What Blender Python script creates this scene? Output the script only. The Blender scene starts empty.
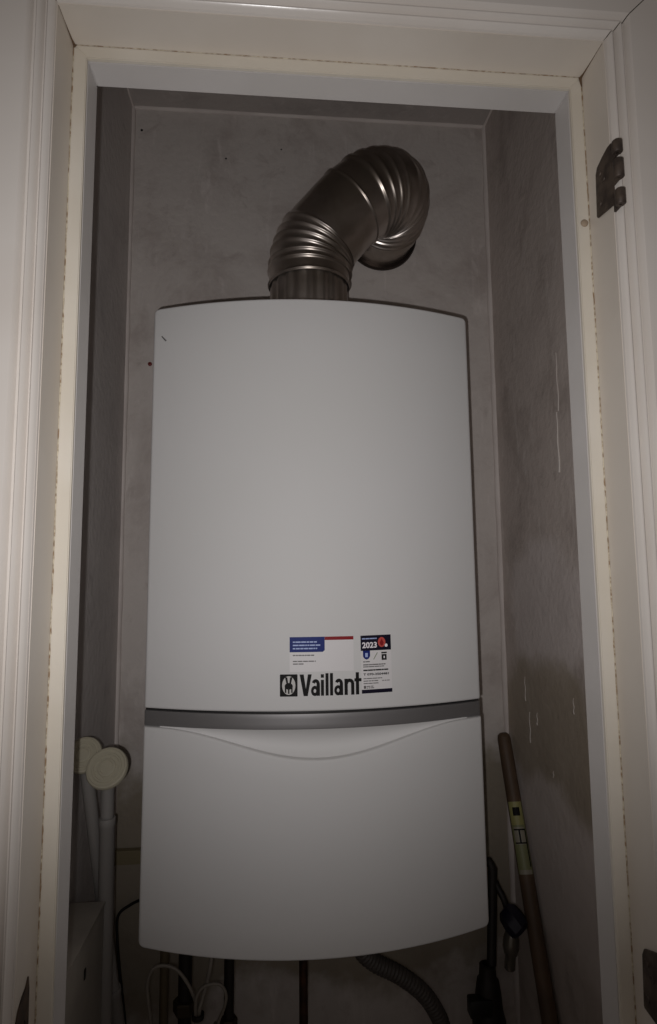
import bpy, bmesh, math, random
from math import sin, cos, pi, sqrt, atan2
from mathutils import Vector, Matrix
random.seed(7)
S = bpy.context.scene
COL = S.collection

# ------------------------------------------------------------------ materials
def srgb(r, g, b):
    def f(c):
        c /= 255
        return c/12.92 if c <= .04045 else ((c+.055)/1.055)**2.4
    return (f(r), f(g), f(b), 1)

def mat(name, col, rough=.5, metal=0, spec=.5, col2=None, nscale=8, ndetail=4, lo=.4, hi=.6,
        bump=0, bscale=60, coat=0):
    m = bpy.data.materials.new(name); m.use_nodes = True
    nt = m.node_tree; b = nt.nodes['Principled BSDF']
    b.inputs['Base Color'].default_value = col
    b.inputs['Roughness'].default_value = rough
    b.inputs['Metallic'].default_value = metal
    b.inputs['Specular IOR Level'].default_value = spec
    b.inputs['Coat Weight'].default_value = coat
    tc = nt.nodes.new('ShaderNodeTexCoord')
    if col2:
        n = nt.nodes.new('ShaderNodeTexNoise'); n.inputs['Scale'].default_value = nscale
        n.inputs['Detail'].default_value = ndetail
        r = nt.nodes.new('ShaderNodeValToRGB')
        r.color_ramp.elements[0].position = lo; r.color_ramp.elements[0].color = col
        r.color_ramp.elements[1].position = hi; r.color_ramp.elements[1].color = col2
        nt.links.new(tc.outputs['Object'], n.inputs['Vector'])
        nt.links.new(n.outputs['Fac'], r.inputs['Fac'])
        nt.links.new(r.outputs['Color'], b.inputs['Base Color'])
    if bump:
        n2 = nt.nodes.new('ShaderNodeTexNoise'); n2.inputs['Scale'].default_value = bscale
        n2.inputs['Detail'].default_value = 5
        bp = nt.nodes.new('ShaderNodeBump'); bp.inputs['Strength'].default_value = bump
        bp.inputs['Distance'].default_value = .004
        nt.links.new(tc.outputs['Object'], n2.inputs['Vector'])
        nt.links.new(n2.outputs['Fac'], bp.inputs['Height'])
        nt.links.new(bp.outputs['Normal'], b.inputs['Normal'])
    return m

def plaster(name, base, dark, light, seed, patch=None):
    """cement plaster: broad stains, trowel streaks, fine grit; patch = list of (axis, centre y/x, centre z, ry, rz, colour)"""
    m = bpy.data.materials.new(name); m.use_nodes = True
    nt = m.node_tree; N = nt.nodes; L = nt.links; b = N['Principled BSDF']
    b.inputs['Roughness'].default_value = .8
    b.inputs['Specular IOR Level'].default_value = .25
    tc = N.new('ShaderNodeTexCoord')
    mp = N.new('ShaderNodeMapping'); mp.inputs['Location'].default_value = (seed, seed*.7, seed*1.3)
    L.new(tc.outputs['Object'], mp.inputs['Vector'])
    def noise(scale, det, rough=.5, dist=0, vec=None):
        n = N.new('ShaderNodeTexNoise'); n.inputs['Scale'].default_value = scale
        n.inputs['Detail'].default_value = det; n.inputs['Roughness'].default_value = rough
        n.inputs['Distortion'].default_value = dist
        L.new(vec or mp.outputs['Vector'], n.inputs['Vector']); return n.outputs['Fac']
    def ramp(fac, a, c):
        r = N.new('ShaderNodeMapRange'); r.inputs['From Min'].default_value = a; r.inputs['From Max'].default_value = c
        r.interpolation_type = 'SMOOTHSTEP'
        L.new(fac, r.inputs['Value']); return r.outputs['Result']
    def mix(fac, A, B):
        x = N.new('ShaderNodeMix'); x.data_type = 'RGBA'
        if isinstance(fac, float): x.inputs['Factor'].default_value = fac
        else: L.new(fac, x.inputs['Factor'])
        for s, v in ((6, A), (7, B)):
            if isinstance(v, tuple): x.inputs[s].default_value = v
            else: L.new(v, x.inputs[s])
        return x.outputs[2]
    def mul(a, v):
        x = N.new('ShaderNodeMath'); x.operation = 'MULTIPLY'; L.new(a, x.inputs[0])
        if isinstance(v, float): x.inputs[1].default_value = v
        else: L.new(v, x.inputs[1])
        return x.outputs[0]
    c = mix(mul(ramp(noise(5.5, 7, .7, .5), .44, .70), .6), base, dark)
    st = N.new('ShaderNodeMapping'); st.inputs['Scale'].default_value = (6, 6, 1.4); L.new(mp.outputs['Vector'], st.inputs['Vector'])
    c = mix(mul(ramp(noise(5, 6, .65, 1.0, st.outputs['Vector']), .55, .75), .6), c, light)
    c = mix(mul(ramp(noise(14, 6, .7, .5), .56, .7), .45), c, dark)
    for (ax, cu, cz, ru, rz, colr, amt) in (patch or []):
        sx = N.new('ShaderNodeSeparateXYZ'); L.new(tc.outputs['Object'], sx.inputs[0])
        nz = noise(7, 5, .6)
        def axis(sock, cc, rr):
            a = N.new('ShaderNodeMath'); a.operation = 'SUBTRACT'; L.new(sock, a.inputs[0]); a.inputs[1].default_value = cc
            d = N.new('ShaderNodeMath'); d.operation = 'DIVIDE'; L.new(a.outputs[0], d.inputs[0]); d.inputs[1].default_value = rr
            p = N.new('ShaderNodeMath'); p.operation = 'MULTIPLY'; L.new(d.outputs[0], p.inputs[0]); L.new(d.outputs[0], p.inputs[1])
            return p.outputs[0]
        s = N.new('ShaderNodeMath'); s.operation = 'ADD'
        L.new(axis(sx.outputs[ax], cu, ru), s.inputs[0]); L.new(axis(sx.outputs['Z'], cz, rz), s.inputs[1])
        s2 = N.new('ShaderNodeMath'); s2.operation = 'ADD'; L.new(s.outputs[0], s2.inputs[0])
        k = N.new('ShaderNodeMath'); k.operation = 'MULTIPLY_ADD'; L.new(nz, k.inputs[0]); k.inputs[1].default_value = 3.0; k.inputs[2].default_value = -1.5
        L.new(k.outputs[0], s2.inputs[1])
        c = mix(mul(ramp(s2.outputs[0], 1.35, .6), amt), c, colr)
    L.new(c, b.inputs['Base Color'])
    bp = N.new('ShaderNodeBump'); bp.inputs['Strength'].default_value = .35; bp.inputs['Distance'].default_value = .004
    x = N.new('ShaderNodeMath'); x.operation = 'ADD'
    L.new(noise(90, 4), x.inputs[0]); L.new(noise(12, 5), x.inputs[1])
    L.new(x.outputs[0], bp.inputs['Height']); L.new(bp.outputs['Normal'], b.inputs['Normal'])
    return m

M = {}
M['cream'] = mat('cream_paint', srgb(212, 203, 191), .38, col2=srgb(218, 210, 199), nscale=5, bump=.12, bscale=35)
M['casing'] = mat('casing_paint', srgb(215, 208, 200), .22, col2=srgb(222, 216, 209), nscale=4, bump=.08, bscale=30)
M['stopp'] = mat('yellowed_paint', srgb(214, 206, 191), .4, col2=srgb(220, 213, 200), nscale=9, bump=.1, bscale=40)
M['lining'] = mat('white_lining_paint', srgb(202, 198, 194), .45, col2=srgb(208, 204, 201), nscale=6, bump=.05, bscale=40)
M['caulk'] = mat('cracked_caulk', srgb(146, 120, 92), .8, col2=srgb(210, 200, 178), nscale=220, ndetail=5, lo=.40, hi=.58)
M['crack'] = mat('open_crack', srgb(104, 82, 60), .9)
M['hall'] = mat('hall_wall_paint', srgb(196, 186, 172), .6, bump=.1)
M['white'] = mat('white_enamel', srgb(214, 213, 211), .58, spec=.3, col2=srgb(216, 215, 214), nscale=3, bump=.012, bscale=160)
M['chassis'] = mat('chassis_steel', srgb(120, 118, 116), .5)
M['band'] = mat('brushed_band', srgb(132, 130, 130), .45, metal=.55)
M['black'] = mat('black_plastic', srgb(22, 21, 21), .45)
M['ink'] = mat('black_ink', srgb(16, 14, 13), .6, spec=.2)
M['paper'] = mat('sticker_paper', srgb(224, 221, 221), .5)
M['blue'] = mat('sticker_blue', srgb(18, 38, 112), .5, spec=.2)
M['red'] = mat('sticker_red', srgb(140, 26, 32), .5, spec=.2)
M['navy'] = mat('sticker_navy', srgb(14, 9, 34), .5, spec=.2)
M['bluetext'] = mat('sticker_text_pale', srgb(170, 186, 232), .5)
M['greytext'] = mat('sticker_text_grey', srgb(96, 92, 92), .5)
M['white_ink'] = mat('white_ink', srgb(245, 240, 244), .5)
M['salmon'] = mat('seal_red', srgb(196, 74, 66), .5)
M['green'] = mat('slash_green', srgb(120, 134, 96), .5)
M['emblem_light'] = mat('emblem_light', srgb(196, 194, 190), .5)
M['alu'] = mat('aluminium_duct', srgb(206, 198, 192), .31, metal=.93, col2=srgb(164, 154, 144), nscale=9, bump=.06, bscale=25)
M['alu_dark'] = mat('dull_duct_rim', srgb(70, 62, 58), .45, metal=.9)
M['hinge'] = mat('tarnished_hinge', srgb(66, 56, 50), .55, metal=.35, col2=srgb(92, 80, 70), nscale=60, bump=.2, bscale=120)
M['screw'] = mat('screw_steel', srgb(150, 140, 128), .35, metal=.9)
M['pvc'] = mat('grey_white_plastic', srgb(150, 146, 142), .5)
M['disc'] = mat('cream_plastic', srgb(176, 170, 150), .5)
M['box'] = mat('box_plastic', srgb(160, 154, 146), .6, col2=srgb(172, 166, 156), nscale=12, bump=.1)
M['batten'] = mat('yellowed_batten', srgb(132, 120, 92), .6, bump=.1)
M['wood'] = mat('broom_wood', srgb(106, 84, 64), .6, col2=srgb(84, 66, 50), nscale=14, bump=.2, bscale=50)
M['label_y'] = mat('label_yellow', srgb(156, 152, 96), .5)
M['label_g'] = mat('label_green', srgb(128, 130, 92), .5)
M['label_w'] = mat('label_pale', srgb(150, 144, 128), .5)
M['cable_w'] = mat('white_cable', srgb(136, 128, 118), .5)
M['cable_b'] = mat('black_cable', srgb(20, 18, 17), .5)
M['copper'] = mat('dull_copper', srgb(86, 58, 42), .5, metal=.6, col2=srgb(50, 38, 32), nscale=30)
M['darkpipe'] = mat('dark_pipe', srgb(40, 35, 32), .55, metal=.3)
M['oldpipe'] = mat('yellowed_pipe', srgb(92, 80, 58), .6)
M['hose'] = mat('grey_hose', srgb(78, 72, 68), .55)
M['brass'] = mat('old_brass', srgb(70, 60, 46), .6, metal=.5)
M['bluecap'] = mat('navy_cap', srgb(15, 12, 34), .4)
M['smoke'] = mat('tap_body', srgb(116, 110, 100), .22, metal=.5)
M['redplug'] = mat('red_plug', srgb(110, 24, 20), .5)
M['hole'] = mat('hole_dark', srgb(26, 22, 20), .9)
M['floor'] = mat('floor_concrete', srgb(110, 100, 90), .7, bump=.2)
base = srgb(204, 196, 190); dk = srgb(166, 154, 148); lt = srgb(226, 217, 212)
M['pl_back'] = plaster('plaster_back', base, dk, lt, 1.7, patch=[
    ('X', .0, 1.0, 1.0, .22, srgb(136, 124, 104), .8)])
M['pl_left'] = plaster('plaster_left', srgb(206, 199, 195), srgb(180, 173, 170), srgb(226, 220, 215), 5.1)
M['pl_right'] = plaster('plaster_right', srgb(206, 195, 188), srgb(164, 152, 145), srgb(232, 225, 220), 9.3, patch=[
    ('Y', .42, 1.44, .14, .10, srgb(228, 219, 216), .6), ('Y', .40, 1.25, .22, .11, srgb(166, 153, 132), .7),
    ('Y', .42, 1.06, .16, .11, srgb(222, 212, 207), .7)])
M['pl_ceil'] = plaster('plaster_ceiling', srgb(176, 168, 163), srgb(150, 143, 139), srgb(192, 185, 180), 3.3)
M['bead'] = mat('corner_filler', srgb(218, 209, 203), .75, col2=srgb(206, 196, 190), nscale=10, bump=.2)

# ------------------------------------------------------------------ helpers
def link(name, bm, m, parent=None, smooth=None):
    me = bpy.data.meshes.new(name)
    bmesh.ops.recalc_face_normals(bm, faces=bm.faces)
    bm.to_mesh(me); bm.free()
    ms = m if isinstance(m, (list, tuple)) else [m]
    for x in ms: me.materials.append(x)
    o = bpy.data.objects.new(name, me); COL.objects.link(o)
    if smooth is not None:
        for p in me.polygons: p.use_smooth = True
        me.set_sharp_from_angle(angle=math.radians(smooth))
    if parent: o.parent = parent; o.matrix_parent_inverse = Matrix.Translation(parent.location).inverted()
    return o

def empty(name, loc, label=None, cat=None, group=None):
    o = bpy.data.objects.new(name, None); COL.objects.link(o); o.location = loc
    o.empty_display_size = .05
    if label: o['label'] = label
    if cat: o['category'] = cat
    if group: o['group'] = group
    return o

def tag(o, label, cat, group=None):
    o['label'] = label; o['category'] = cat
    if group: o['group'] = group
    return o

def struct(o): o['kind'] = 'structure'; return o

def box(bm, x0, x1, y0, y1, z0, z1, bev=0, seg=2):
    b2 = bmesh.new()
    bmesh.ops.create_cube(b2, size=1)
    for v in b2.verts:
        v.co = Vector(((x0+x1)/2+v.co.x*(x1-x0), (y0+y1)/2+v.co.y*(y1-y0), (z0+z1)/2+v.co.z*(z1-z0)))
    if bev: bmesh.ops.bevel(b2, geom=list(b2.edges), offset=bev, segments=seg, affect='EDGES', profile=.5)
    merge(bm, b2)

def merge(bm, b2, mi=0):
    vm = {}
    for v in b2.verts: vm[v] = bm.verts.new(v.co)
    for f in b2.faces:
        try:
            nf = bm.faces.new([vm[v] for v in f.verts]); nf.material_index = f.material_index + mi
        except ValueError: pass
    b2.free()

def frames(pts):
    """parallel transport frames along a polyline"""
    T = []
    for i in range(len(pts)):
        a = pts[max(0, i-1)]; b = pts[min(len(pts)-1, i+1)]
        T.append((b-a).normalized())
    up = Vector((0, 0, 1)) if abs(T[0].z) < .9 else Vector((0, 1, 0))
    n = (up - T[0]*up.dot(T[0])).normalized(); out = []
    for i, t in enumerate(T):
        n = (n - t*n.dot(t)).normalized()
        out.append((t, n, t.cross(n)))
    return out

def sweep(bm, pts, rad, n=24, cap=True, open_end=False):
    pts = [Vector(p) for p in pts]; fr = frames(pts); rings = []
    for i, p in enumerate(pts):
        r = rad(i) if callable(rad) else rad
        t, a, b = fr[i]
        rings.append([bm.verts.new(p + a*(r*cos(2*pi*k/n)) + b*(r*sin(2*pi*k/n))) for k in range(n)])
    for i in range(len(rings)-1):
        for k in range(n):
            bm.faces.new((rings[i][k], rings[i][(k+1) % n], rings[i+1][(k+1) % n], rings[i+1][k]))
    if cap:
        bm.faces.new(rings[0]); bm.faces.new(list(reversed(rings[-1])))
    return rings

def spline(ctrl, n):
    """Catmull-Rom through control points"""
    P = [Vector(c) for c in ctrl]; P = [2*P[0]-P[1]] + P + [2*P[-1]-P[-2]]
    out = []
    for i in range(1, len(P)-2):
        for k in range(n):
            t = k/n
            out.append(.5*((2*P[i]) + (P[i+1]-P[i-1])*t + (2*P[i-1]-5*P[i]+4*P[i+1]-P[i+2])*t*t + (-P[i-1]+3*P[i]-3*P[i+1]+P[i+2])*t**3))
    out.append(P[-2]); return out

def resample(pts, step):
    out = [pts[0]]; acc = 0; d = step
    for i in range(len(pts)-1):
        seg = (pts[i+1]-pts[i]).length
        while acc + seg >= d:
            out.append(pts[i].lerp(pts[i+1], (d-acc)/seg)); d += step
        acc += seg
    out.append(pts[-1]); return out

def cyl(bm, p0, p1, r0, r1=None, n=24):
    r1 = r0 if r1 is None else r1
    sweep(bm, [p0, p1], lambda i: r0 if i == 0 else r1, n)

def lathe(bm, prof, origin, axis, n=40):
    """prof: list of (r, h) along axis from origin"""
    axis = Vector(axis).normalized(); o = Vector(origin)
    up = Vector((0, 0, 1)) if abs(axis.z) < .9 else Vector((1, 0, 0))
    a = (up - axis*up.dot(axis)).normalized(); b = axis.cross(a)
    rings = []
    for r, h in prof:
        if r < 1e-6: rings.append([bm.verts.new(o+axis*h)])
        else: rings.append([bm.verts.new(o+axis*h+a*(r*cos(2*pi*k/n))+b*(r*sin(2*pi*k/n))) for k in range(n)])
    for i in range(len(rings)-1):
        A, B = rings[i], rings[i+1]
        for k in range(n):
            q = [A[k % len(A)], A[(k+1) % len(A)], B[(k+1) % len(B)], B[k % len(B)]]
            u = []
            for v in q:
                if v not in u: u.append(v)
            if len(u) > 2: bm.faces.new(u)

def prism(bm, poly, axis, a0, a1, mi=0):
    """poly of 2-tuples extruded along axis ('x': poly=(y,z), 'y': poly=(x,z), 'z': poly=(x,y))"""
    def P(u, v, w):
        return {'x': (w, u, v), 'y': (u, w, v), 'z': (u, v, w)}[axis]
    A = [bm.verts.new(P(u, v, a0)) for u, v in poly]; B = [bm.verts.new(P(u, v, a1)) for u, v in poly]
    fs = [bm.faces.new(A), bm.faces.new(list(reversed(B)))]
    for i in range(len(poly)):
        j = (i+1) % len(poly); fs.append(bm.faces.new((A[i], A[j], B[j], B[i])))
    for f in fs: f.material_index = mi

# ------------------------------------------------------------------ dimensions (metres; hall wall face at y = 0, closet runs to +y)
A = .2503          # half width between the rebates
HD = 2.0           # head of the rebate
D1 = .040          # rebate depth
ST = .0127         # stop
D2 = .0739         # back of the lining
CL, CR, D, HC = .3356, .3609, .6014, 2.4023

# ------------------------------------------------------------------ closet shell
def slab(name, m, *b):
    bm = bmesh.new(); box(bm, *b); return struct(link(name, bm, m))
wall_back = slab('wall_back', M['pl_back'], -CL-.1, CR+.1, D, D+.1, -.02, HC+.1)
slab('wall_left', M['pl_left'], -CL-.1, -CL, D2, D, -.02, HC+.1)
wall_right = slab('wall_right', M['pl_right'], CR, CR+.1, D2, D, -.02, HC+.1)
slab('ceiling', M['pl_ceil'], -CL, CR, D2, D, HC, HC+.1)
slab('floor', M['floor'], -1.0, 1.0, -1.6, D, -.1, 0)
# partition round the doorway
bm = bmesh.new()
OW = A+.020
box(bm, -1.0, -OW, .001, D2-.001, 0, 2.6); box(bm, OW, 1.0, .001, D2-.001, 0, 2.6); box(bm, -OW, OW, .001, D2-.001, HD+.020, 2.6)
struct(link('wall_front', bm, M['hall']))
# filler beads in the corners of the plaster
def bead(name, pts, r):
    bm = bmesh.new(); pp = resample([Vector(p) for p in pts], .02)
    rr = [r*(.75+.5*random.random()) for _ in pp]
    for i in range(1, len(rr)-1): rr[i] = (rr[i-1]+rr[i]+rr[i+1])/3
    sweep(bm, pp, lambda i: rr[i], 8); return struct(link(name, bm, M['bead'], smooth=60))
bead('trim_1', [(-CL, D, .01), (-CL, D, HC)], .0055)
bead('trim_2', [(CR, D, .01), (CR, D, HC)], .0065)
bead('trim_3', [(-CL, D, HC), (CR, D, HC)], .0045)
bead('trim_4', [(CR, D2, HC), (CR, D, HC)], .003)
bead('trim_5', [(-CL, D2, HC), (-CL, D, HC)], .003)
# small holes left in the back wall
for x, z, r in ((-.157, 2.305, .0018), (-.318, 2.355, .0024), (.30, 1.98, .002), (.15, 2.30, .0016), (-.05, 2.33, .0015)):
    bm = bmesh.new(); lathe(bm, [(0, -.0004), (r, -.0004), (r*1.2, .002)], (x, D, z), (0, 1, 0), 12)
    link('drill_hole', bm, M['hole'], wall_back)

# dried paint runs and nicks on the right wall
M['run'] = mat('paint_run', srgb(206, 199, 192), .6)
def run(y, z0, z1, w):
    bm = bmesh.new(); n = 12; pts = [Vector((CR-.0004, y+.0012*sin(i*.9+z0*9), z1+(z0-z1)*i/n)) for i in range(n+1)]
    sweep(bm, pts, lambda i: w*(.5+.5*i/n), 8); link('paint_run', bm, M['run'], wall_right, smooth=60)
run(.352, 1.648, 1.74, .0016); run(.345, 1.74, 1.83, .0009); run(.513, 1.285, 1.325, .0008); run(.50, 1.22, 1.27, .0010); run(.345, 1.30, 1.322, .0008); run(.47, 1.255, 1.275, .0010); run(.42, 1.19, 1.20, .0009)
# ------------------------------------------------------------------ door frame
frame = empty('door_1', (0, .03, 0)); struct(frame)
def frame_ring(name, m, y0, y1, inner, outer, bev=0):
    """left, right and head members as three meshes"""
    a, b = inner, outer
    for poly in ([(-b, 0), (-a, 0), (-a, HD-A+a), (-b, HD-A+b)],
                 [(b, 0), (a, 0), (a, HD-A+a), (b, HD-A+b)],
                 [(-b, HD-A+b), (-a, HD-A+a), (a, HD-A+a), (b, HD-A+b)]):
        bm = bmesh.new(); prism(bm, poly, 'y', y0, y1)
        if bev: bmesh.ops.bevel(bm, geom=list(bm.edges), offset=bev, segments=2, affect='EDGES')
        link(name, bm, m, frame, smooth=40)
frame_ring('jamb', M['cream'], -.0012, D2, A, A+.019)
frame_ring('door_stop', M['stopp'], D1, D1+.0045, A-ST, A-.0001, .0008)
frame_ring('lining', M['lining'], D1+.0046, D2, A-ST, A-.0001, .0008)
# cracked caulk in the joint between jamb and stop
for sgn in (-1, 1):
    bm = bmesh.new()
    n = 500; L0 = []; L1 = []; L2 = []
    for i in range(n+1):
        z = HD*i/n; w = .0007+.0006*random.random(); w2 = .0006+.0007*random.random()
        L0.append(bm.verts.new((sgn*(A-.0002), D1-w, z))); L1.append(bm.verts.new((sgn*(A-.0008), D1-.0008, z))); L2.append(bm.verts.new((sgn*(A-w2), D1-.0002, z)))
    for i in range(n):
        bm.faces.new((L0[i], L0[i+1], L1[i+1], L1[i])); bm.faces.new((L1[i], L1[i+1], L2[i+1], L2[i]))
    link('caulk_line', bm, M['caulk'], frame)
bm = bmesh.new(); n = 200; L0 = []; L1 = []; L2 = []
for i in range(n+1):
    x = -A+2*A*i/n; w = .0004+.0006*random.random(); w2 = .0004+.0005*random.random()
    L0.append(bm.verts.new((x, D1-w, HD-.0002))); L1.append(bm.verts.new((x, D1-.0006, HD-.0006))); L2.append(bm.verts.new((x, D1-.0002, HD-w2)))
for i in range(n):
    bm.faces.new((L0[i], L0[i+1], L1[i+1], L1[i])); bm.faces.new((L1[i], L1[i+1], L2[i+1], L2[i]))
link('caulk_line', bm, M['caulk'], frame)
# open joints in the upper corners of the jamb
for sgn in (-1, 1):
    bm = bmesh.new()
    poly = [(0, .0003), (.010, .0003), (.022, .0005), (.034, .0010), (.0398, .0020)]
    top = []; bot = []
    for y, w in poly:
        top.append(bm.verts.new((sgn*(A-.0003-w), y, HD-.0003))); bot.append(bm.verts.new((sgn*(A-.0003), y, HD-.0003-w)))
    for i in range(len(poly)-1): bm.faces.new((top[i], top[i+1], bot[i+1], bot[i]))
    link('corner_crack', bm, M['crack'], frame)
    bm = bmesh.new()
    z0, z1 = HD-.0006, HD-(.012 if sgn > 0 else .004)
    prism(bm, [(sgn*(A-.0003), z0), (sgn*(A-.0032), z0), (sgn*(A-.002), (z0+z1)/2), (sgn*(A-.0004), z1)], 'y', D1-.0012, D1-.0001)
    link('corner_crack', bm, M['crack'], frame)
# painted-over plug in the right stop
bm = bmesh.new(); lathe(bm, [(0, .0022), (.0025, .0021), (.0036, .001), (.0038, 0)], (A-.0058, D1-.0002, 1.8425), (0, -1, 0), 16)
link('filler_plug', bm, mat('old_filler', srgb(158, 140, 120), .7), frame, smooth=60)

# moulded architrave: profile (t = distance outward from jamb edge, y)
def arc(t0, t1, y0, yp, n=7):
    return [(t0+(t1-t0)*i/n, y0+(yp-y0)*sin(pi*i/n)) for i in range(n+1)]
prof = [(.0005, .0), (.0005, -.0030), (.0007, -.0040)] + arc(.0010, .0080, -.0035, -.0090) + [(.0084, -.0022), (.0094, -.0022)] \
     + arc(.0098, .0166, -.0038, -.0100) + [(.0170, -.0026), (.0190, -.0030), (.0206, -.0088), (.0222, -.0106), (.075, -.0112), (.0762, -.0100), (.0765, .0)]
def architrave(name, side):
    bm = bmesh.new(); g = .0005; R0 = []; R1 = []
    for t, y in prof:
        if side == 'head':
            R0.append(bm.verts.new((-A-t-.0+g, y, HD+t+g))); R1.append(bm.verts.new((A+t-g, y, HD+t+g)))
        else:
            s = -1 if side == 'left' else 1
            R0.append(bm.verts.new((s*(A+t), y, 0))); R1.append(bm.verts.new((s*(A+t), y, HD+t-g)))
    for i in range(len(prof)):
        j = (i+1) % len(prof); bm.faces.new((R0[i], R0[j], R1[j], R1[i]))
    bm.faces.new(R0); bm.faces.new(list(reversed(R1)))
    return struct(link(name, bm, M['casing'], smooth=35))
architrave('trim_6', 'left'); architrave('trim_7', 'head'); architrave('trim_8', 'right')

# ------------------------------------------------------------------ hinges on the right jamb
def hinge(z, label):
    h = empty('door_hinge', (A, .01, z), label, 'hinge', None)
    x = A-.0002
    leaf = [(-.0060, z-.0330), (.0225, z-.0290), (.0235, z-.0270), (.0215, z+.014), (.0185, z+.0200), (.0090, z+.0235), (.0000, z+.0270), (-.0060, z+.0270)]
    bm = bmesh.new(); prism(bm, leaf, 'x', x-.0022, x)
    bmesh.ops.bevel(bm, geom=list(bm.edges), offset=.0006, segments=2, affect='EDGES')
    link('hinge_leaf', bm, M['hinge'], h, smooth=40)
    for k, (z0, z1) in enumerate(((z-.0410, z-.0265), (z-.0155, z+.0020), (z+.0085, z+.0200))):
        cy, cx = -.0175, x-.0030
        bm = bmesh.new()
        lathe(bm, [(.0012, 0), (.0038, 0), (.0044, .0006), (.0044, z1-z0-.0006), (.0038, z1-z0), (.0012, z1-z0)], (cx, cy, z0), (0, 0, 1), 20)
        box(bm, x-.0022, x-.0002, cy, -.0055, z0+.0004, z1-.0004)
        link('knuckle', bm, M['hinge'], h, smooth=45)
    for sy, sz in ((.0165, z-.018), (.0085, z+.002), (.0145, z+.011)):
        bm = bmesh.new(); lathe(bm, [(0, .0006), (.0012, .0004), (.0026, .0008), (.003, 0)], (x-.0021, sy, sz), (-1, 0, 0), 16)
        link('screw', bm, M['hinge'], h, smooth=40)
    return h
hinge(1.866, 'tarnished brown hinge leaf high on the right door jamb')
hinge(1.165, 'dark hinge leaf low on the right door jamb, cut off by the photo edge')

# worn dark keep plate low on the left jamb
kp = empty('strike_plate', (-A, .01, 1.17), 'dark worn metal plate with pointed top low on the left door jamb', 'strike plate')
bm = bmesh.new()
prism(bm, [(.0208, 1.1925), (.0165, 1.187), (.010, 1.184), (.004, 1.179), (.0002, 1.171), (.0002, 1.10), (.023, 1.10), (.0238, 1.16), (.0228, 1.183)], 'x', -A+.0001, -A+.0012)
link('plate', bm, mat('rusted_plate', srgb(52, 40, 32), .7, col2=srgb(78, 62, 48), nscale=80), kp)
bm = bmesh.new(); prism(bm, [(.015, 1.165), (.012, 1.150), (.012, 1.115), (.0185, 1.115), (.0185, 1.16)], 'x', -A+.0012, -A+.0016); link('latch_hole', bm, M['hole'], kp)

# ------------------------------------------------------------------ boiler
BX = -.0066; HW = .2213; YE = .3187; BU = .0473; Z0 = 1.0475; Z1 = 1.8675
def yf(x, z):
    u = (x-BX)/HW
    return YE - BU*(1-u*u) - .0095*(Z1-z)/(Z1-Z0)
boiler = empty('wall_boiler', (BX, .45, Z0), 'white wall-hung combi boiler with bowed front on the closet back wall', 'boiler')

def cols(n=56, ends=True):
    xs = [-HW+2*HW*i/n for i in range(n+1)]
    e = [.0004, .0010, .0018, .0028, .0040, .0052]
    xs += [-HW+v for v in e]+[HW-v for v in e]
    return sorted(set(round(x, 6) for x in xs))
def panel(ztop, zbot, yback, off=0, r=.004, R=.007, rt=None, nz=8, rtop=True, rbot=True):
    bm = bmesh.new(); rings = []
    for x in cols():
        d = min(x+HW, HW-x)
        zt, zb = ztop(x), zbot(x)
        if d < R:
            q = R-sqrt(max(0, R*R-(R-d)**2))
            if rtop: zt -= q
            if rbot: zb += q
        e = r-sqrt(max(0, r*r-(r-d)**2)) if d < r else 0
        X = BX+x; ring = [(X, yback, zb)]
        for k in range(5):
            a = pi/2*k/4; z = zb+r*(1-sin(a)); z = zb + r*(1-cos(a)); yy = r*(1-sin(a))
            ring.append((X, yf(X, z)+off+e+yy, z))
        for k in range(1, nz):
            z = zb+r+(zt-zb-2*r)*k/nz; ring.append((X, yf(X, z)+off+e, z))
        for k in range(5):
            a = pi/2*k/4; z = zt-r*(1-sin(a)); yy = r*(1-cos(a))
            ring.append((X, yf(X, z)+off+e+yy, z))
        ring.append((X, yback, zt))
        rings.append([bm.verts.new(p) for p in ring])
    n = len(rings[0])
    for i in range(len(rings)-1):
        for k in range(n):
            bm.faces.new((rings[i][k], rings[i][(k+1) % n], rings[i+1][(k+1) % n], rings[i+1][k]))
    bm.faces.new(rings[0]); bm.faces.new(list(reversed(rings[-1])))
    return bm
def dip(x): return .0345*.5*(1+cos(pi*max(-1, min(1, x/.2))))
ZB0, ZB1 = 1.3095, 1.3285
link('front_cover', panel(lambda x: Z1, lambda x: 1.3315, .332, R=.008, rbot=False, r=.003), M['white'], boiler, smooth=50)
link('lower_flap', panel(lambda x: ZB0-.0008-dip(x), lambda x: Z0, .332, off=-.0015, R=.008, rtop=False, r=.003), M['white'], boiler, smooth=50)
# metal band between them
bm = panel(lambda x: ZB1, lambda x: ZB0, .332, off=.003, r=.001, R=.001, nz=3); link('trim_band', bm, M['band'], boiler, smooth=50)
bm = panel(lambda x: 1.3325, lambda x: ZB1-.001, .332, off=.010, r=.0005, R=.001, nz=2); link('shadow_gap', bm, M['black'], boiler, smooth=50)
# scooped finger grip behind the wave
bm = bmesh.new(); rows = []
for i in range(49):
    x = -.2+.4*i/48; dd = dip(x); row = []
    for k in range(9):
        t = k/8; z = ZB0+.0005-(dd+.006)*t; X = BX+x
        row.append(bm.verts.new((X, yf(X, z)+.0032+.012*(dd/.0345)*max(0, sin(t*pi*.97))**.9, z)))
    rows.append(row)
for i in range(48):
    for k in range(8): bm.faces.new((rows[i][k], rows[i+1][k], rows[i+1][k+1], rows[i][k+1]))
link('finger_grip', bm, M['white'], boiler, smooth=60)
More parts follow.
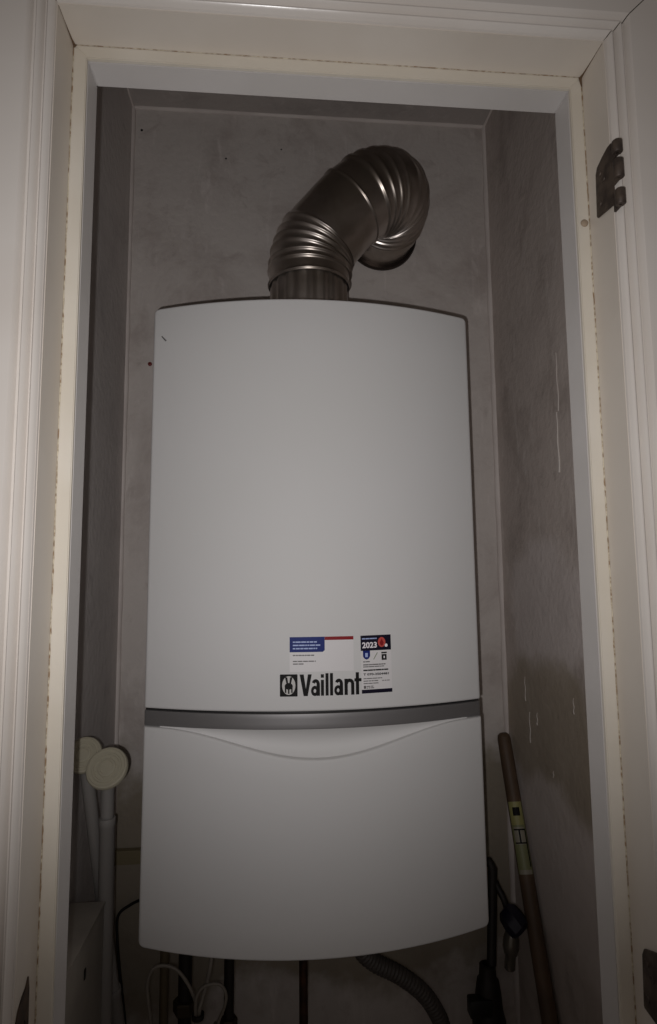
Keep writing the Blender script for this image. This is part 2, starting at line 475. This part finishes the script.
# chassis
bm = bmesh.new(); box(bm, BX-.2165, BX+.2165, .3325, D-.004, Z0+.012, Z1-.003, .003, 2)
link('casing', bm, M['white'], boiler, smooth=40)
bm = bmesh.new(); box(bm, BX-.19, BX+.19, .345, D-.01, Z0+.002, Z0+.012); link('underside_tray', bm, M['black'], boiler)

# flat printed marks laid on the bowed front ------------------------------------------------
def decal(name, polys, m, lift, parent, rot=0, about=(0, 0)):
    """polys: outlines in (x, z), each cut to strips narrow enough to follow the bow"""
    bm = bmesh.new(); ca, sa = cos(rot), sin(rot)
    def P(x, z):
        dx, dz = x-about[0], z-about[1]; x, z = about[0]+dx*ca-dz*sa, about[1]+dx*sa+dz*ca
        return (x, yf(x, z)-lift, z)
    for poly in polys:
        if len(poly) == 4 and isinstance(poly[0], float):
            x0, x1, z0, z1 = poly; n = max(1, int(abs(x1-x0)/.004)); prev = None
            for i in range(n+1):
                x = x0+(x1-x0)*i/n; c = (bm.verts.new(P(x, z0)), bm.verts.new(P(x, z1)))
                if prev: bm.faces.new((prev[0], c[0], c[1], prev[1]))
                prev = c
        else:
            bm.faces.new([bm.verts.new(P(x, z)) for x, z in poly])
    bmesh.ops.recalc_face_normals(bm, faces=bm.faces)
    for f in bm.faces:
        if f.normal.y > 0: f.normal_flip()
    me = bpy.data.meshes.new(name); bm.to_mesh(me); bm.free(); me.materials.append(m)
    o = bpy.data.objects.new(name, me); COL.objects.link(o); o.parent = parent
    o.matrix_parent_inverse = Matrix.Translation(parent.location).inverted()
    return o
def text(name, s, x0, x1, z0, z1, m, lift, parent, bold=0, space=1, rot=0, about=(0, 0)):
    cu = bpy.data.curves.new('t', 'FONT'); cu.body = s; cu.offset = bold; cu.space_character = space; cu.resolution_u = 4
    to = bpy.data.objects.new('t', cu); COL.objects.link(to)
    dg = bpy.context.evaluated_depsgraph_get(); me = bpy.data.meshes.new_from_object(to.evaluated_get(dg))
    bpy.data.objects.remove(to); bpy.data.curves.remove(cu)
    xs = [v.co.x for v in me.vertices]; ys = [v.co.y for v in me.vertices]
    ax, bx, ay, by = min(xs), max(xs), min(ys), max(ys); ca, sa = cos(rot), sin(rot)
    for v in me.vertices:
        x = x0+(v.co.x-ax)/(bx-ax)*(x1-x0); z = z0+(v.co.y-ay)/(by-ay)*(z1-z0)
        dx, dz = x-about[0], z-about[1]; x, z = about[0]+dx*ca-dz*sa, about[1]+dx*sa+dz*ca
        v.co = (x, yf(x, z)-lift, z)
    me.materials.clear(); me.materials.append(m); me.name = name
    for p in me.polygons: p.material_index = 0
    o = bpy.data.objects.new(name, me); COL.objects.link(o); o.parent = parent
    o.matrix_parent_inverse = Matrix.Translation(parent.location).inverted()
    return o
def ell(cx, cz, rx, rz, n=28, a0=0, a1=2*pi):
    return [(cx+rx*cos(a0+(a1-a0)*i/n), cz+rz*sin(a0+(a1-a0)*i/n)) for i in range(n)]
def rowtext(x0, x1, z, h, seed, gap=.0007):
    """one line of print too small to read: word-long strokes"""
    rnd = random.Random(seed); out = []; x = x0
    while x < x1-.001:
        w = min(x1-x, .0018+rnd.random()*.0055); out.append((x, x+w, z, z+h)); x += w+gap
    return out

# wordmark and emblem
LIFT = .0004
def U(x, y): return (-.0302+(x-148)*.0001745, 1.3503+y*.000194)
def poly(*p): return [U(*q) for q in p]
def rect(x0, x1, y0, y1):
    a, b = U(x0, y0), U(x1, y1); return (a[0], b[0], a[1], b[1])
def ring(cx, cy, ox, oy, ix, iy, a0=0, a1=360, n=22):
    out = []
    for k in range(n):
        a = math.radians(a0+(a1-a0)*k/n); b = math.radians(a0+(a1-a0)*(k+1)/n)
        out.append(poly((cx+ox*cos(a), cy+oy*sin(a)), (cx+ox*cos(b), cy+oy*sin(b)), (cx+ix*cos(b), cy+iy*sin(b)), (cx+ix*cos(a), cy+iy*sin(a))))
    return out
def small_a(x):
    return [rect(x+40, x+64, 0, 72)] + ring(x+34, 70, 30, 34, 7, 13, 0, 155, 14) + ring(x+28, 31, 28, 32, 9, 12)
glyphs = [poly((148, 135), (177, 135), (191, 52), (192, 45), (176, 0)), poly((192, 45), (193, 52), (207, 135), (234, 135), (205, 0), (176, 0))]
glyphs += small_a(228) + [rect(299, 321, 0, 99), rect(299, 321, 112, 134), rect(332, 354, 0, 140), rect(364, 386, 0, 140)] + small_a(394)
glyphs += [rect(468, 492, 0, 101), rect(516, 540, 0, 70)] + ring(505, 68, 35, 34, 11, 12, 0, 180, 14)
glyphs += [rect(551, 575, 0, 140), rect(541, 593, 82, 102)]
decal('brand_lettering', glyphs, M['ink'], LIFT, boiler)
em = decal('brand_emblem', [[(-.0546+.0006, 1.3500), (-.0334, 1.3500), (-.0328, 1.3506), (-.0328, 1.3762), (-.0334, 1.3768), (-.0540, 1.3768), (-.0546, 1.3762), (-.0546, 1.3506)]], M['ink'], LIFT, boiler)
cx, cz = -.0437, 1.3634
decal('emblem_egg', [ell(cx, cz, .0082, .0113)], M['emblem_light'], LIFT+.0002, em)
decal('emblem_hare', [ell(cx, cz-.0010, .0050, .0040), [(cx-.0046, cz+.0102), (cx-.0018, cz+.0098), (cx-.0006, cz+.0020), (cx-.0028, cz+.0020)],
      [(cx+.0046, cz+.0102), (cx+.0018, cz+.0098), (cx+.0006, cz+.0020), (cx+.0028, cz+.0020)],
      (cx-.0048, cx-.0030, cz-.0088, cz-.002), (cx-.0009, cx+.0009, cz-.0100, cz-.002), (cx+.0030, cx+.0048, cz-.0088, cz-.002)], M['ink'], LIFT+.0004, em)

# service sticker (blue / red), left
s1 = decal('service_sticker', [(-.0425, .0378, 1.3796, 1.4222)], M['paper'], .0003, boiler); s1['label'] = 'white sticker with blue and red header'
decal('blue_block', [(-.0425, .0013, 1.4080, 1.4222), (-.0425, -.0030, 1.4036, 1.4080), [(-.0030, 1.4036), (-.0010, 1.4036), (.0013, 1.4058), (.0013, 1.4080), (-.0030, 1.4080)]], M['blue'], .0005, s1)
decal('red_strip', [(.0014, .0378, 1.4180, 1.4222)], M['red'], .0005, s1)
decal('blue_print', rowtext(-.0385, -.0085, 1.4152, .0016, 1)+rowtext(-.0385, -.0030, 1.4112, .0016, 2)+rowtext(-.0385, -.0080, 1.4072, .0016, 3), M['bluetext'], .0007, s1)
decal('black_print', rowtext(-.0385, -.0120, 1.3990, .0014, 4)+rowtext(-.0385, -.0100, 1.3918, .0013, 5)+rowtext(-.0385, -.0240, 1.3886, .0013, 6), M['greytext'], .0007, s1)

# inspection sticker 2023, right
ab = (.0669, 1.387); rt = .012
kw = dict(rot=rt, about=ab)
s2 = decal('inspection_sticker', [(.0473, .0870, 1.3512, 1.4226)], M['paper'], .0003, boiler, **kw); s2['label'] = 'white inspection sticker with dark purple 2023 header'
decal('header_block', [(.0473, .0870, 1.4036, 1.4226)], M['navy'], .0005, s2, **kw)
decal('footer_bar', [(.0473, .0870, 1.3512, 1.3558)], M['navy'], .0005, s2, **kw)
text('year_print', '2023', .0492, .0684, 1.4068, 1.4142, M['white_ink'], .0008, s2, bold=.03, **kw)
decal('header_print', rowtext(.0492, .0684, 1.4178, .0014, 11, .0004), M['bluetext'], .0007, s2, **kw)
sl = decal('red_seal', [ell(.0748, 1.4136, .0050, .0062)], M['salmon'], .0007, s2, **kw)
decal('seal_drop', [[(.0748, 1.4180), (.0774, 1.4130), (.0764, 1.4098), (.0748, 1.4090), (.0732, 1.4098), (.0722, 1.4130)]], M['red'], .0009, sl, **kw)
decal('seal_dot', [ell(.0806, 1.4094, .0019, .0021)], M['white_ink'], .0009, sl, **kw)
sh = decal('blue_shield', [[(.0500, 1.4036), (.0592, 1.4036), (.0592, 1.3966), (.0572, 1.3938), (.0546, 1.3926), (.0520, 1.3938), (.0500, 1.3966)]], M['blue'], .0006, s2, **kw)
decal('shield_mark', [(.0528, .0562, 1.3958, 1.4008)], M['bluetext'], .0008, sh, **kw)
decal('green_slash', [[(.0632, 1.3926), (.0640, 1.3922), (.0692, 1.4006), (.0684, 1.4010)]], M['green'], .0006, s2, **kw)
decal('black_tile', [(.0742, .0808, 1.3912, 1.3984), (.0740, .0812, 1.3994, 1.4012)], M['ink'], .0006, s2, **kw)
decal('tile_mark', [(.0768, .0784, 1.3934, 1.3962)], M['white_ink'], .0008, s2, **kw)
decal('grey_print', rowtext(.0498, .0598, 1.3894, .0012, 21, .0004)+rowtext(.0498, .0790, 1.3856, .0013, 22, .0004)+rowtext(.0498, .0770, 1.3832, .0011, 23, .0004)
      + rowtext(.0498, .0740, 1.3706-.0018, .0010, 25, .0004)+rowtext(.0498, .0700, 1.3658, .0010, 26)+rowtext(.0498, .0690, 1.3628, .0010, 27)
      + rowtext(.0740, .0840, 1.3655, .0009, 28)+rowtext(.0535, .0630, 1.3592, .0010, 30)+rowtext(.0535, .0640, 1.3572, .0010, 31)+[(.0500, .0528, 1.3570, 1.3606)], M['greytext'], .0007, s2, **kw)
decal('bold_print', rowtext(.0498, .0836, 1.3786, .0017, 24, .0004), M['ink'], .0007, s2, **kw)
text('phone_print', 'T 070-3504481', .0498, .0830, 1.3730, 1.3758, M['ink'], .0008, s2, bold=.03, **kw)

# small scuff on the upper left of the cover
decal('scuff_mark', [[(-.2165, 1.8265), (-.2150, 1.8270), (-.2085, 1.8195), (-.2100, 1.8185)]], M['greytext'], .0004, boiler)

# ------------------------------------------------------------------ flue duct
flue = empty('flue_duct', (-.005, .455, Z1), 'dull aluminium corrugated flue elbow rising from the boiler top into the back wall', 'flue duct')
Rd = .0665
c0 = Vector((-.005, .455, 1.868))
ctrl = [(-.005, .455, 1.972), (-.005, .455, 1.985), (-.0045, .455, 2.000), (-.0015, .455, 2.022), (.0105, .455, 2.052), (.036, .454, 2.083), (.064, .452, 2.114), (.097, .455, 2.141),
        (.126, .470, 2.157), (.140, .492, 2.163), (.145, .517, 2.162), (.1445, .543, 2.159), (.144, .562, 2.157)]
pp = resample(spline(ctrl, 24), .0010)
Ltot = .0010*(len(pp)-1)
def ridge(s, c, w): return math.exp(-((s-c)/w)**2)
r1 = [.024+.0115*i for i in range(6)]                # lower bend
r2 = [Ltot-.146+.0125*i for i in range(11)]            # upper bend
seams = [.004, .166]
def rad(i):
    s = .0010*i; r = Rd
    r += sum(.0032*ridge(s, c, .0026) for c in r1)
    r += sum(.0036*ridge(s, c, .0026) for c in r2)
    r += sum(.0022*ridge(s, c, .0018) for c in seams)
    return r
bm = bmesh.new(); sweep(bm, pp, rad, 72, cap=False)
el = link('elbow', bm, M['alu'], flue, smooth=80)
# crimped collar between boiler and elbow
bm = bmesh.new(); n = 96; prev = None
for z, rr, cr in ((Z1-.004, .0625, .0012), (1.885, .0625, .0016), (1.962, .0622, .0024), (1.976, .064, .0)):
    ring = [bm.verts.new((c0.x+(rr+cr*cos(20*2*pi*k/n))*cos(2*pi*k/n), c0.y+(rr+cr*cos(20*2*pi*k/n))*sin(2*pi*k/n), z)) for k in range(n)]
    if prev:
        for k in range(n): bm.faces.new((prev[k], prev[(k+1) % n], ring[(k+1) % n], ring[k]))
    prev = ring
link('crimped_collar', bm, M['alu'], flue, smooth=80)
bm = bmesh.new(); lathe(bm, [(.060, 0), (.072, 0), (.072, .006), (.066, .010), (.060, .010)], (c0.x, c0.y, Z1-.002), (0, 0, 1), 64)
link('base_ring', bm, M['alu_dark'], flue, smooth=50)
# stub and rim where the duct enters the wall
bm = bmesh.new(); lathe(bm, [(.0615, 0), (.0615, .052), (.0645, .053), (.0655, .058), (.0645, .061)], (.144, .540, 2.156), (0, 1, 0), 64)
link('wall_stub', bm, M['alu'], flue, smooth=50)
bm = bmesh.new(); lathe(bm, [(.0610, 0), (.0680, 0), (.0695, .003), (.0690, .0088), (.0610, .0088)], (.144, D-.0095, 2.156), (0, 1, 0), 64)
link('wall_rim', bm, M['alu_dark'], flue, smooth=50)

def px(x, y, Y):   # sight-line helper used once to lay out depth-true points for cables and pipes
    cp = Vector((-.0583, -.4957, 1.4982)); yaw, pit, rol, F = .0863, .1058, -.0089, 599.4337
    f = Vector((sin(yaw)*cos(pit), cos(yaw)*cos(pit), sin(pit))); r = Vector((cos(yaw), -sin(yaw), 0)); u = r.cross(f)
    r2 = cos(rol)*r+sin(rol)*u; u2 = -sin(rol)*r+cos(rol)*u
    d = f+r2*((x-328.5)/F)+u2*((512-y)/F)
    return cp+d*((Y-cp.y)/d.y)

# ------------------------------------------------------------------ things at the left
def flange_pole(top, low, kink, nrm, label, sleeve, sc=1):
    p = empty('telescopic_pole', (low[0], low[1], low[2]), label, 'pole', None)
    nrm = Vector(nrm).normalized(); top = Vector(top); low = Vector(low)
    neck = top - nrm*.012
    start = neck + Vector((kink[0], kink[1], kink[2]))
    bm = bmesh.new()
    pts = spline([top-nrm*.004, neck-nrm*.008+Vector((0, 0, -.006)), start, start.lerp(low, .12)], 8)
    sweep(bm, pts, .0088, 20); cyl(bm, start.lerp(low, .1), start.lerp(low, sleeve+.01), .0088, n=24)
    link('inner_tube', bm, M['pvc'], p, smooth=50)
    a = start.lerp(low, sleeve); d = (low-start).normalized()
    bm = bmesh.new(); lathe(bm, [(.0088, 0), (.0108, .0005), (.0112, .003), (.0112, .010), (.0104, .011), (.0104, (low-a).length)], a, d, 28)
    link('outer_tube', bm, M['pvc'], p, smooth=50)
    bm = bmesh.new()
    lathe(bm, [(.0090, -.012), (.014, -.009), (.0262, -.006), (.0285, -.003), (.0285, .0008), (.0272, .0026), (.0250, .0030), (.0242, .0020),
               (.0205, .0018), (.0198, .0030), (.0175, .0030), (.0168, .0018), (.0125, .0016), (.0118, .0028), (.0090, .0032), (.0084, .0022), (0, .0024)], top, nrm, 44)
    for v in bm.verts:
        d = v.co-top; h = nrm*d.dot(nrm); v.co = top+h+(d-h)*sc
    ax = nrm.cross(Vector((0, 0, 1))).normalized(); ay = nrm.cross(ax)
    for k in range(6):                                # raised tabs between the rings
        a = 2*pi*k/6+.3; q = top + ax*(.0147*cos(a)) + ay*(.0147*sin(a)) + nrm*.0016
        lathe(bm, [(.0022, 0), (.0018, .0009), (0, .0010)], q, nrm, 10)
    link('flange_disc', bm, M['disc'], p, smooth=35)
    return p
LOWU = px(110, 905, .400)
flange_pole(px(107, 768, .340), (LOWU.x+.003, .404, .004), (-.0130, .044, -.020), (-.06, -.88, .60), 'white plastic pole standing upright beside the boiler, round ridged end disc on top', .045, .94)
a1 = px(85, 775, .40); b1 = px(101, 900, .440); d1 = (b1-a1).normalized()
LEAN = b1+d1*.25
flange_pole(px(83.5, 755, .354), LEAN, (-.006, .024, -.022), (-.04, -.88, .60), 'white plastic pole leaning right behind the other, end disc partly hidden by the door frame', .75, .84)

# slim pale box in the left corner
bx = empty('flat_storage_box', (-.31, .28, 0), 'slim grey box with pale top wedged at the left wall below the poles', 'box')
bm = bmesh.new(); box(bm, -CL+.002, -.2890, .10, .384, .0, 1.061, .002, 2); link('box_body', bm, M['box'], bx, smooth=40)
bm = bmesh.new(); box(bm, -CL+.002, -.2880, .0995, .385, 1.0611, 1.0653, .001, 2); link('box_lid', bm, M['box'], bx, smooth=40)
bm = bmesh.new(); box(bm, -.2889, -.2878, .300, .306, 1.018, 1.030, .001, 2); link('catch', bm, M['black'], bx, smooth=40)

# batten, cable, plug on the back wall
bm = bmesh.new(); box(bm, -CL+.006, -.19, D-.014, D-.0005, 1.0205, 1.0425, .001, 2)
tag(link('wall_batten', bm, M['batten']), 'yellowed horizontal batten on the back wall left of the boiler', 'batten')
bm = bmesh.new(); sweep(bm, spline([(-.250, .575, .990), (-.279, .585, .9685), (-.300, .590, .957), (-.318, .588, .945), (-.321, .586, .925), (-.316, .585, .87), (-.304, .585, .78), (-.296, .585, .70), (-.29, .585, .5), (-.285, .58, .2), (-.28, .57, .003)], 10), .0024, 10)
tag(link('black_cable', bm, M['cable_b'], smooth=60), 'thin black cable running down the back wall left of the boiler', 'cable')
bm = bmesh.new(); lathe(bm, [(.0038, -.006), (.0038, .0015), (.0030, .0030), (.0015, .0034), (.0013, .001), (0, .001)], (-.2922, D, 1.890), (0, -1, 0), 16)
tag(link('wall_plug', bm, M['redplug'], smooth=40), 'small dark red wall plug in plaster left of the boiler', 'wall plug')

# ------------------------------------------------------------------ under the boiler
ca = bmesh.new()
sweep(ca, spline([px(156, 1060, .44), px(151, 1024, .43), px(148, 1000, .42), px(147.5, 982, .415), px(153, 969, .41), px(164, 965.5, .41), px(177, 970, .41), px(188, 984, .412), px(195, 1000, .415), px(198, 1014, .42), px(199, 1050, .44)], 8), .0023, 12)
tag(link('white_cable', ca, M['cable_w'], smooth=60), 'white cable arching in a big loop below the boiler at left', 'cable')
cb = bmesh.new()
sweep(cb, spline([px(212, 945, .43), px(211, 962, .425), px(207, 982, .42), px(202, 1000, .415), px(199, 1014, .413), px(201, 1050, .43)], 8), .0030, 12)
tag(link('white_cable', cb, M['cable_w'], smooth=60), 'straight white cable dropping from the boiler between two loops', 'cable')
cc = bmesh.new()
sweep(cc, spline([px(196, 1050, .43), px(195.5, 1015, .41), px(196, 1000, .405), px(201, 989, .403), px(211, 984, .403), px(221, 985, .404), px(226, 995, .406), px(224, 1008, .41), px(218, 1024, .42), px(212, 1060, .44), Vector((-.16, .45, .4)), Vector((-.15, .46, .003))], 8), .0022, 12)
tag(link('white_cable', cc, M['cable_w'], smooth=60), 'white cable in a small loop right of the straight one', 'cable')
bm = bmesh.new(); q = px(198, 1016, .412); lathe(bm, [(.006, -.003), (.0085, -.003), (.0085, .003), (.006, .003)], q, (0, 0, 1), 20)
tag(link('cable_tie', bm, M['cable_b'], smooth=50), 'black tie binding the white cables together', 'cable tie')

def droppipe(X, Y, r, m, name, label, nut=True, z1=None, z0=0):
    p = empty(name, (X, Y, z0), label, 'pipe')
    bm = bmesh.new(); cyl(bm, (X, Y, z0), (X, Y, z1 or Z0+.004), r, n=20); link('tube', bm, m, p, smooth=60)
    if nut:
        bm = bmesh.new(); lathe(bm, [(r, 0), (r*1.55, 0), (r*1.7, .002), (r*1.7, .016), (r*1.55, .018), (r, .018)], (X, Y, nut), (0, 0, 1), 6)
        link('nut', bm, M['brass'], p)
    return p
def at(x, y, Y): v = px(x, y, Y); return v.x, v.z
x, z = at(164, 990, .47); droppipe(x, .47, .0065, M['oldpipe'], 'boiler_pipe', 'thin yellowish brown pipe seen through the big white cable loop', nut=.96)
x, z = at(185, 990, .47); droppipe(x, .47, .010, M['darkpipe'], 'boiler_pipe', 'thick dark pipe below the boiler just left of the straight white cable', nut=z-.03)
x, z = at(229, 990, .47); droppipe(x, .47, .0075, M['darkpipe'], 'boiler_pipe', 'dark pipe below the boiler just right of the small cable loop', nut=z-.055)
x, z = at(303.5, 990, .47); droppipe(x, .47, .0065, M['copper'], 'boiler_pipe', 'thin dull copper pipe below the middle of the boiler', nut=z+.08)
# corrugated condensate hose
hp = resample(spline([px(352, 925, .44), px(360, 948, .45), px(374, 962, .455), px(398, 974, .46), px(420, 990, .465), px(434, 1008, .47), px(443, 1030, .475), px(450, 1080, .48), px(452, 1200, .5), Vector((.235, .50, .012))], 12), .0012)
bm = bmesh.new(); sweep(bm, hp, lambda i: .0122+.0010*sin(i*2*pi/5), 20)
tag(link('drain_hose', bm, M['hose'], smooth=80), 'grey ribbed hose curving down right below the boiler', 'hose')

# gas pipe with cock, right of the boiler
gp = empty('gas_pipe', (.285, .5, .0), 'dark vertical pipe with valve between the boiler and the right wall', 'pipe')
a = px(492.5, 868, .52); b = px(491.5, 965, .50)
bm = bmesh.new(); sweep(bm, [Vector((.270, .53, a.z+.012)), Vector((a.x-.004, .522, a.z+.008)), a, px(492, 920, .51), b], .0075, 16); link('riser', bm, M['darkpipe'], gp, smooth=60)
q = px(488, 985, .50)
bm = bmesh.new(); lathe(bm, [(.008, .032), (.0125, .030), (.0135, .012), (.017, .008), (.020, -.010), (.022, -.035), (.026, -.05), (.026, -.075), (.012, -.08), (.012, -q.z)], (q.x, .5, q.z), (0, 0, 1), 24)
link('valve_body', bm, M['darkpipe'], gp, smooth=50)
bm = bmesh.new(); l = px(469, 1006, .485); box(bm, l.x, q.x, .478, .498, l.z-.016, l.z+.010, .003, 2); link('valve_handle', bm, M['black'], gp, smooth=40)

# filling tap with blue cap
ft = empty('filling_tap', px(510, 930, .50), 'metal drain tap with dark blue cap hanging between boiler and broom handle', 'tap')
bm = bmesh.new(); sweep(bm, spline([px(492, 874, .52), px(497, 886, .515), px(504, 900, .505), px(509, 915, .50)], 6), .0052, 14); link('branch_pipe', bm, M['darkpipe'], ft, smooth=60)
c = px(513, 920, .485)
bm = bmesh.new(); lathe(bm, [(0, .020), (.012, .019), (.0175, .014), (.0190, .002), (.0165, -.012), (.011, -.018), (0, -.019)], c, (.55, -.50, -.66), 8)
for v in bm.verts:
    v.co.z = c.z + (v.co.z-c.z)*1.1
link('blue_cap', bm, M['bluecap'], ft, smooth=35)
c2 = px(511, 944, .50)
bm = bmesh.new(); lathe(bm, [(.004, .024), (.009, .020), (.0125, .008), (.0130, -.004), (.0105, -.014), (.0085, -.017), (.0085, -.036), (.0068, -.038), (.0062, -.030)], c2, (.10, 0, 1), 20)
link('tap_body', bm, M['smoke'], ft, smooth=40)

# ------------------------------------------------------------------ broom handle leaning in the right corner
T = px(503, 732.5, .582); Bq = px(548, 1010, .44); dr = (Bq-T).normalized()
foot = T + dr*((T.z-.0)/-dr.z)
bh = empty('broom_handle', foot, 'brown wooden broom handle leaning in the right corner with a yellow label', 'broom handle')
bm = bmesh.new()
L = (foot-T).length
lathe(bm, [(0, 0), (.006, .0006), (.0100, .004), (.0114, .010), (.0118, .05), (.0122, .3), (.0128, L-.02), (.0118, L-.004)], T, dr, 28)
link('shaft', bm, M['wood'], bh, smooth=60)
def wrap(name, s0, s1, a0, a1, m, lift, parent):
    """patch of label wrapped round the shaft; a = angle from the camera side"""
    bm = bmesh.new(); side = dr.cross(Vector((0, 1, 0))).normalized(); fr = side.cross(dr).normalized()
    if fr.y > 0: fr = -fr
    if side.x < 0: side = -side
    prev = None; ns = max(1, int((a1-a0)/.2))
    for i in range(ns+1):
        a = a0+(a1-a0)*i/ns; d = fr*cos(a)+side*sin(a)
        c = [bm.verts.new(T+dr*s+d*(.01195+.0009*min(1, s/.3)+lift)) for s in (s0, (s0+s1)/2, s1)]
        if prev:
            for k in (0, 1): bm.faces.new((prev[k], c[k], c[k+1], prev[k+1]))
        prev = c
    o = link(name, bm, m, None); o.parent = parent
    o.matrix_parent_inverse = Matrix.Translation(parent.location).inverted()
    return o
pa = px(510, 800, .55); s0 = (pa.z-T.z)/dr.z; pb = px(521, 872, .51); s1 = (pb.z-T.z)/dr.z
k = (s1-s0)
lab = wrap('label_wrap', s0, s1, -1.3, .75, M['label_g'], .0003, bh); lab['label'] = 'yellow-green paper label with black print'
wrap('label_top', s0, s0+k*.33, -1.2, .5, M['label_y'], .0006, lab)
wrap('round_logo', s0+k*.08, s0+k*.20, -.75, .15, M['ink'], .0009, lab)
wrap('pale_panel', s0+k*.36, s0+k*.60, -1.0, .35, M['label_w'], .0006, lab)
wrap('black_bar', s0+k*.385, s0+k*.405, -1.0, .5, M['ink'], .0009, lab)
wrap('black_bar', s0+k*.40, s0+k*.58, -.42, -.22, M['ink'], .0009, lab)
wrap('black_bar', s0+k*.57, s0+k*.59, -1.0, .5, M['ink'], .0009, lab)
wrap('black_bar', s0+k*.40, s0+k*.90, .38, .55, M['ink'], .0009, lab)
wrap('label_end', s0+k*.94, s0+k, -1.1, .55, M['label_w'], .0006, lab)

# ------------------------------------------------------------------ camera
yaw, pit, rol, F = .0863, .1058, -.0089, 599.4337
f = Vector((sin(yaw)*cos(pit), cos(yaw)*cos(pit), sin(pit))); r = Vector((cos(yaw), -sin(yaw), 0)); u = r.cross(f)
r2 = cos(rol)*r+sin(rol)*u; u2 = -sin(rol)*r+cos(rol)*u
cd = bpy.data.cameras.new('camera'); cam = bpy.data.objects.new('camera', cd); COL.objects.link(cam)
mw = Matrix((r2, u2, -f)).transposed().to_4x4(); mw.translation = Vector((-.0583, -.4957, 1.4982))
cam.matrix_world = mw
cd.sensor_fit = 'HORIZONTAL'; cd.sensor_width = 36; cd.lens = F/657*36; cd.clip_start = .01
S.camera = cam

# ------------------------------------------------------------------ light: the phone's own small flash beside its lens, faint hall light
ld = bpy.data.lights.new('phone_flash', 'SPOT'); lo = bpy.data.objects.new('phone_flash', ld); COL.objects.link(lo)
ld.energy = 9.4; ld.spot_size = math.radians(106); ld.spot_blend = 1.0; ld.shadow_soft_size = .003; ld.color = (1, .976, .980)
lo.location = mw.translation - r2*.015 - u2*.016 - f*.002
aim = (f + u2*.17 - r2*.02).normalized()
lo.rotation_euler = aim.to_track_quat('-Z', 'Y').to_euler()
w = bpy.data.worlds.new('hall_light'); S.world = w; w.use_nodes = True
w.node_tree.nodes['Background'].inputs['Color'].default_value = (1.0, .89, .83, 1)
w.node_tree.nodes['Background'].inputs['Strength'].default_value = .11

S.view_settings.view_transform = 'Standard'; S.view_settings.look = 'None'
S.view_settings.exposure = 0; S.view_settings.gamma = 1; S.view_settings.use_curve_mapping = False
